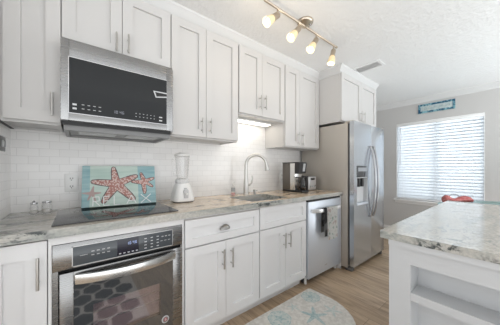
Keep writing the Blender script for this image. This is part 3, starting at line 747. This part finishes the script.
# blender
t = thing('blender', 'white countertop blender with a clear jar beside the cooktop', 'blender', (.675, -.19, .914))
cx, cy = .675, -.19
def sqloop(w_, d, z, r, n=5):
    p = []
    for sx, sy, a0 in ((1, 1, 0), (-1, 1, PI/2), (-1, -1, PI), (1, -1, 3*PI/2)):
        for k in range(n+1): a = a0+PI/2*k/n; p.append((cx+sx*(w_-r)+r*math.cos(a), cy+sy*(d-r)+r*math.sin(a), z))
    return p
b = B(); b.strip([sqloop(*q) for q in [(.078, .080, .921, .04), (.084, .086, .928, .045), (.082, .084, .95, .045), (.072, .074, 1.0, .04), (.060, .062, 1.045, .04), (.052, .054, 1.06, .04), (.050, .052, 1.068, .04)]]); b.build('motor_base', white, t)
b = B(); b.strip([sqloop(.074, .076, .9145, .04), sqloop(.074, .076, .9215, .04)]); b.build('rubber_foot', dark, t)
b = B(); b.lathe([(.046, 0), (.053, .004), (.053, .03), (.047, .036)], (cx, cy, 1.068), n=28)
for k in range(12):
    a = 2*PI*k/12; b.box(cx+.053*math.cos(a)-.003, cx+.053*math.cos(a)+.003, cy+.053*math.sin(a)-.003, cy+.053*math.sin(a)+.003, 1.070, 1.097)
b.build('jar_collar', mat('clear_grey_collar', (.66,.66,.66), .25), t)
b = B(); b.lathe([(.044, .036), (.048, .06), (.058, .215), (.060, .222), (.057, .222), (.054, .21), (.045, .062), (.040, .042)], (cx, cy, 1.068), n=32); jr = b.build('jar', glass, t)
ha = math.radians(200)
hxv, hyv = math.cos(ha), math.sin(ha)
b = B(); b.tube([(cx+hxv*q, cy+hyv*q, z) for q, z in ((.054, 1.275), (.080, 1.278), (.092, 1.262), (.088, 1.19), (.078, 1.135), (.05, 1.128))], .0075, 10); b.build('handle', glass, jr)
b = B(); b.lathe([(.061, .2225), (.063, .226), (.062, .238), (.052, .243), (.030, .244), (.029, .252), (.002, .253)], (cx, cy, 1.068), n=30); b.build('lid', mat('pale_lid', (.78,.78,.77), .3), t)
# control dial panel faces the room, toward the front
fa = Vector((-.25, -1, 0)).normalized()
b = B(); b.prism([(cx-.018, .950), (cx+.018, .950), (cx+.020, 1.01), (cx+.012, 1.022), (cx-.012, 1.022), (cx-.020, 1.01)], cy-.088, cy-.070, 'y', bev=.003); b.build('control_plate', mat('grey_plate', (.6,.6,.61), .3), t)
b = B(); b.lathe([(.010, 0), (.010, .010), (.008, .012)], (cx, cy-.088, .985), (0,-1,0), 18); b.box(cx-.002, cx+.002, cy-.103, cy-.1, .977, .994); b.build('dial', white, t)
b = B(); b.box(cx-.012, cx+.012, cy-.0735, cy-.062, 1.026, 1.031); b.build('badge', grey_btn, t)

# soap bottle by the sink
t = thing('soap_bottle', 'small clear soap bottle with dark label at the tiles left of the faucet', 'bottle', (1.235, -.115, .914))
b = B(); b.lathe([(.019, .0005), (.021, .004), (.021, .080), (.012, .095), (.009, .100), (.009, .108)], (1.235, -.115, .914), n=20); b.build('body', glass, t)
b = B(); b.lathe([(.0185, .003), (.0195, .006), (.0195, .028), (.002, .029)], (1.235, -.115, .914), n=18); b.build('soap', mat('pink_soap', (.72, .42, .42), .3), t)
b = B(); b.lathe([(.0216, .04), (.0216, .078)], (1.235, -.115, .914), n=20, cap=False); b.build('label_band', mat('grey_label', (.36,.37,.38), .5), t)
b = B(); b.lathe([(.0105, .1082), (.0105, .12), (.004, .121), (.004, .136), (.002, .137)], (1.235, -.115, .914), n=14); b.cyl((1.235, -.115, 1.047), (1.247, -.137, 1.045), .004, n=8); b.build('pump', white, t)

# coffee maker
t = thing('coffee_maker', 'steel and black drip coffee maker with a glass carafe', 'coffee maker', (2.02, -.255, .914))
X0, X1 = 1.956, 2.085
cs = mat('dark_brushed_steel', (.17, .155, .14), .32, .8)
bx(X0, X1, -.420, -.125, .9145, .938, bev=.006).build('base_plate', black, t)
bx(X0, X1, -.245, -.125, .9385, 1.250, bev=.005).build('water_tower', cs, t)
bx(X0, X1, -.318, -.2455, .9385, 1.250, bev=.005).build('steel_column', mat('bright_steel', (.72, .72, .71), .25, .8), t)
bx(X0-.002, X1+.002, -.385, -.123, 1.2505, 1.262, bev=.004).build('lid', black, t)
b = B(); b.prism([(-.3185, 1.125), (-.375, 1.135), (-.392, 1.25), (-.3185, 1.25)], X0, X1, 'x'); cpn = b.build('brew_head', black, t)
b = B(); b.prism([(-.3805, 1.155), (-.3945, 1.245), (-.3915, 1.245), (-.3775, 1.155)], X0+.065, X1-.025, 'x'); b.build('silver_panel', grey_btn, cpn)
CX, CY = 2.015, -.368
b = B(); b.lathe([(.042, 0), (.046, .012), (.049, .06), (.046, .105), (.038, .130), (.040, .140), (.037, .140), (.035, .131), (.043, .104), (.046, .06), (.042, .012)], (CX, CY, .9385), n=28); cf = b.build('carafe', clear_glass('smoked_glass', (.62,.60,.58), 1.5), t)
b = B(); b.lathe([(.041, .1405), (.041, .152), (.01, .156)], (CX, CY, .9385), n=24); b.build('carafe_lid', black, cf)
b = B(); b.tube([(CX-.025, CY-.025, 1.090), (CX-.060, CY-.048, 1.082), (CX-.078, CY-.060, 1.045), (CX-.076, CY-.058, .985), (CX-.036, CY-.032, .952)], .011, 10); b.build('carafe_handle', black, cf)
b = B(); b.lathe([(.040, .013), (.0445, .03), (.0455, .045), (.002, .046)], (CX, CY, .9385), n=24); b.build('coffee', mat('coffee', (.03,.015,.008), .1), cf)

# toaster
t = thing('toaster', 'white two slot toaster with dark sides right of the coffee maker', 'toaster', (2.30, -.2, .914))
b = B(); b.box(2.215, 2.385, -.30, -.06, .925, 1.092, bev=.018, seg=3); b.build('shell', mat('dark_toaster_shell', (.06,.06,.062), .3), t)
b = B(); b.box(2.220, 2.380, -.318, -.3005, .922, 1.088, bev=.010); fp = b.build('front_face', mat('silver_face', (.62,.62,.63), .3, .5), t)
b = B(); b.box(2.262, 2.34, -.321, -.3182, 1.045, 1.07); b.build('lever_slot', black, fp)
b = B(); b.box(2.28, 2.32, -.335, -.3215, 1.050, 1.064, bev=.003); b.build('lever', black, fp)
b = B()
for x in (2.255, 2.30, 2.345): b.lathe([(.013, 0), (.012, .012)], (x, -.3182, .965), (0,-1,0), 16)
each(b, 'knob', grey_btn, fp)
b = B(); b.box(2.24, 2.285, -.285, -.08, 1.0905, 1.0925); b.box(2.315, 2.36, -.285, -.08, 1.0905, 1.0925); each(b, 'bread_slot', black, t)
b = B()
for x in (2.235, 2.365):
    for y in (-.28, -.08): b.cyl((x, y, .9145), (x, y, .926), .01, n=10)
each(b, 'foot', black, t)

# outlets and switch plate
def outlet(label, x, z):
    t = thing('wall_outlet', label, 'outlet', (x, 0, z), 'white wall outlets')
    p = bx(x-.036, x+.036, -.0065, -.0005, z-.062, z+.062, bev=.003).build('plate', white, t)
    for dz in (.027, -.027):
        b = B(); b.lathe([(.0165, 0), (.0165, .002)], (x, -.0065, z+dz), (0,-1,0), 20); s_ = b.build('socket', white, p)
        b = B(); b.box(x-.0085, x-.005, -.0092, -.0085, z+dz-.002, z+dz+.008); b.box(x+.005, x+.0085, -.0092, -.0085, z+dz-.002, z+dz+.008); b.cyl((x, -.0085, z+dz-.008), (x, -.0092, z+dz-.008), .003, n=10)
        each(b, 'slot', dark, s_)
outlet('white double wall outlet on the tiles left of the starfish board', -.038, 1.09)
outlet('white double wall outlet on the tiles just left of the coffee maker', 2.07, 1.075)
t = thing('switch_plate', 'grey metal switch plate on the tiled left wall below the corner cabinet', 'switch', (XL, -.2, 1.32))
p = bx(XL+.0005, XL+.006, -.255, -.150, 1.283, 1.362, bev=.002).build('plate', mat('pewter', (.16,.16,.16), .4, .5), t)
b = B(); b.box(XL+.006, XL+.014, -.232, -.218, 1.305, 1.338, bev=.002); b.box(XL+.006, XL+.014, -.190, -.176, 1.305, 1.338, bev=.002); each(b, 'toggle', mat('grey_toggle', (.45,.45,.45), .4), p)

# under-cabinet light
t = thing('under_cabinet_light', 'glowing light strip under the cabinet above the sink', 'light', (1.47, -.1, 1.70))
bx(1.20, 1.74, -.15, -.06, 1.6905, 1.7115, bev=.003).build('housing', white, t)
lm = mat('lit_diffuser', (1,1,1), .5); bsdf(lm).inputs['Emission Color'].default_value = (1, .93, .80, 1); bsdf(lm).inputs['Emission Strength'].default_value = 4.5
bx(1.21, 1.73, -.145, -.065, 1.686, 1.6903).build('diffuser', lm, t)

# ------------------------------------------------------------------ ceiling track light
t = thing('track_light', 'brushed nickel ceiling track light with four lit frosted glass shades', 'light', (1.48, -.825, ZC))
ry, rz = -.825, 2.372
bronze = mat('warm_nickel', (.55, .47, .38), .28, 1)
b = B(); b.lathe([(.066, 0), (.066, .010), (.058, .022), (.030, .034), (.014, .050)], (1.478, ry, ZC-.0005), (0,0,-1), 32); cn = b.build('canopy', bronze, t)
b = B(); b.lathe([(.008, 0), (.010, .006), (.004, .012)], (1.50, ry-.03, ZC-.028), (0,0,-1), 12); b.build('screw', chrome, cn)
b = B(); b.cyl((1.02, ry, rz), (1.97, ry, rz), .0095, n=14); b.lathe([(.012, 0), (.012, .012)], (1.96, ry, rz), (1,0,0), 12); b.build('rail', bronze, t)
sh = mat('frosted_shade', (.80, .66, .42), .4); bsdf(sh).inputs['Emission Color'].default_value = (1, .74, .38, 1)
# the bulb sits at the lower end: brighter there
bsdf(sh).inputs['Emission Strength'].default_value = .16
for px, dx in ((1.15, (-.75, .06, -.66)), (1.395, (-.66, .06, -.78)), (1.635, (-.58, .05, -.83)), (1.915, (-.25, .05, -.97))):
    d = Vector(dx).normalized(); a = Vector((px, ry+.0, rz)); j = a+Vector((0, .0, -.050))
    b = B(); b.cyl(a, j, .0055, n=10); b.blob(j, (.011, .011, .011), 12, 8); hd = b.build('lamp_arm', bronze, t)
    b = B(); b.lathe([(.012, -.012), (.021, -.004), (.023, .004), (.023, .056), (.026, .060), (.026, .064)], j, d, 22); b.build('lamp_holder', bronze, hd)
    b = B(); b.lathe([(.023, .0645), (.026, .068), (.031, .098), (.035, .138), (.032, .138), (.028, .099), (.022, .072)], j, d, 26, cap=False); b.build('lamp_shade', sh, hd)
    p = j+d*.112
    bm_ = mat('lit_bulb', (1,1,1), .5); bsdf(bm_).inputs['Emission Color'].default_value = (1, .82, .52, 1); bsdf(bm_).inputs['Emission Strength'].default_value = .9
    b = B(); b.blob(p, (.018, .018, .022), 14, 10); b.build('bulb', bm_, hd)
    l = bpy.data.lights.new('track_bulb', 'POINT'); l.energy = .5; l.color = (1, .84, .64); l.shadow_soft_size = .03
    lo = bpy.data.objects.new('bulb_light', l); C.objects.link(lo); lo.location = j+d*.175-ORG[t.name]; lo.parent = t

# ceiling vent
t = thing('ceiling_vent', 'white metal air vent grille in the ceiling above the fridge', 'vent', (2.73, -.80, ZC))
b = B(); b.box(2.64, 2.825, -.955, -.945+.02, ZC-.008, ZC-.0005); b.box(2.64, 2.825, -.67, -.64, ZC-.008, ZC-.0005); b.box(2.64, 2.665, -.925, -.67, ZC-.008, ZC-.0005); b.box(2.80, 2.825, -.925, -.67, ZC-.008, ZC-.0005)
b.build('frame', trimw, t)
bx(2.666, 2.799, -.924, -.671, ZC-.0015, ZC-.0005).build('backing', mat('vent_shadow_grey', (.75,.75,.75), .7), t)
b = B()
for k in range(7): x = 2.672+.0185*k; b.strip([[(x, y, ZC-.0075), (x+.010, y, ZC-.0025), (x+.011, y, ZC-.0032), (x+.001, y, ZC-.0082)] for y in (-.924, -.671)])
b.build('louvres', mat('vent_grey', (.8,.8,.8), .5), t)

# wall sign above the window
t = thing('wall_sign', 'long blue-bordered wooden sign on the wall above the window', 'sign', (XR, -1.07, 2.21))
Y0, Y1, Z0, Z1 = -1.308, -.835, 2.140, 2.292
bx(XR-.016, XR-.0005, Y0, Y1, Z0, Z1, bev=.002).build('board', fabric('whitewashed_teal', (.42, .52, .54), (.58, .62, .60), 40, (.4, .6)), t)
bm_ = fabric('blue_beach_border', (.01, .09, .17), (.22, .44, .50), 22, (.48, .56), .6)
b = B(); q = .032
b.box(XR-.020, XR-.0165, Y0, Y1, Z1-q, Z1); b.box(XR-.020, XR-.0165, Y0, Y1, Z0, Z0+q); b.box(XR-.020, XR-.0165, Y0, Y0+q, Z0+q, Z1-q); b.box(XR-.020, XR-.0165, Y1-q, Y1, Z0+q, Z1-q)
b.build('border', bm_, t, smooth=False)
b = B(); random.seed(4); y = Y1-.06
while y > Y0+.07:   # faint illegible lettering strokes
    h = random.choice((.030, .036, .042)); b.box(XR-.0175, XR-.0163, y-.004, y, 2.195, 2.195+h)
    if random.random() < .6: b.box(XR-.0175, XR-.0163, y-.016, y-.004, 2.195+random.choice((0, h*.45, h-.005)), 2.195+random.choice((0, h*.45, h-.005))+.005)
    y -= random.choice((.020, .026))
each(b, 'letter', mat('faint_grey_paint', (.33, .42, .43), .6), t)

# ------------------------------------------------------------------ rugs
cream = fabric('cream_mat', (.60, .58, .54), (.72, .70, .66), 40, (.38, .62))
seaf = fabric('seafoam_print', (.34, .46, .47), (.52, .60, .59), 60, (.4, .62))
pale_sea = fabric('pale_seafoam_print', (.50, .57, .55), (.62, .65, .62), 50, (.4, .62))
b = B(); rx0, rx1, ry0, ry1, rr = .93, 1.795, -1.22, -.642, .34
out = [(rx0, ry1), (rx1-.035, ry1), (rx1-.012, ry1-.012)]
for i in range(9): a = PI*.5*i/8; out.append((rx1-rr+rr*math.cos(a)**.9, ry0+rr+.02-(rr+.02)*math.sin(a)))
for i in range(9): a = PI*.5*i/8; out.append((rx0+rr-rr*math.sin(a), ry0+rr-rr*math.cos(a)))
b.prism(out[::-1], .0005, .009, 'z', bev=.003)
zz = .0096
def disc(b, c, r, mi, z, n=28, wob=0):
    b.mi = mi; vs = [b.bm.verts.new((c[0]+(r+wob*math.sin(k*5))*math.cos(2*PI*k/n), c[1]+(r+wob*math.sin(k*5))*math.sin(2*PI*k/n), z)) for k in range(n)]
    f = b.bm.faces.new(vs); f.material_index = mi
def floor_star(b, c, r, th, mi, z, slim=.2):
    b.mi = mi; cv = b.bm.verts.new((*c, z)); vs = []
    for k in range(5):
        a = th+2*PI*k/5
        for da, q in ((-.62, slim*1.15), (-.12, .78), (0, 1), (.12, .78)): vs.append(b.bm.verts.new((c[0]+r*q*math.cos(a+da), c[1]+r*q*math.sin(a+da), z)))
    for k in range(len(vs)): f = b.bm.faces.new((cv, vs[k], vs[(k+1) % len(vs)])); f.material_index = mi
def sand_dollar(b, c, r, z):
    disc(b, c, r, 1, z, 36, .003); disc(b, c, r*.93, 2, z+.0004, 36)
    floor_star(b, c, r*.62, .4, 1, z+.0008, .34)
    for k in range(10):
        a = .4+2*PI*(k+.5)/10; disc(b, (c[0]+r*.74*math.cos(a), c[1]+r*.74*math.sin(a)), r*.10, 1, z+.0008, 10)
sand_dollar(b, (1.668, -.742), .082, zz); sand_dollar(b, (1.235, -.765), .092, zz)
floor_star(b, (1.478, -.915), .118, .75, 1, zz, .22); floor_star(b, (1.648, -.968), .085, .2, 2, zz, .22); floor_star(b, (1.08, -.93), .10, .3, 1, zz, .22); floor_star(b, (1.43, -.74), .06, 1.1, 2, zz, .22)
tag(b.build('beach_mat', [cream, seaf, pale_sea], None, smooth=False, org=(1.37, -.9, 0), recalc=False), 'cream rug printed with teal starfish and sand dollars in front of the sink', 'rug')

lat = mat('trellis_rug_cells', (.05, .055, .062), .95)
lw = mat('trellis_rug_bands', (.60, .56, .52), .95)
b = B(); b.box(-.30, .45, -2.30, -1.17, .0005, .008, bev=.003)
b.mi = 1
px, py, y, j = .165, .165, -1.255, 0
while y > -2.26:
    x = -.225+(px/2 if j % 2 else 0)
    while x < .40:
        vs = []
        for k in range(24):
            th = 2*PI*k/24; c, s_ = math.cos(th), math.sin(th); rr_ = .073*(1+.07*math.cos(6*th+PI))
            vs.append((x+rr_*c, y+rr_*1.25*s_, .0086))
        b.poly(vs); x += px
    y -= py; j += 1
tag(b.build('trellis_rug', [lw, lat], None, smooth=False, org=(.1, -1.7, 0), recalc=False), 'dark rug with pale trellis lattice seen reflected in the oven door', 'rug')
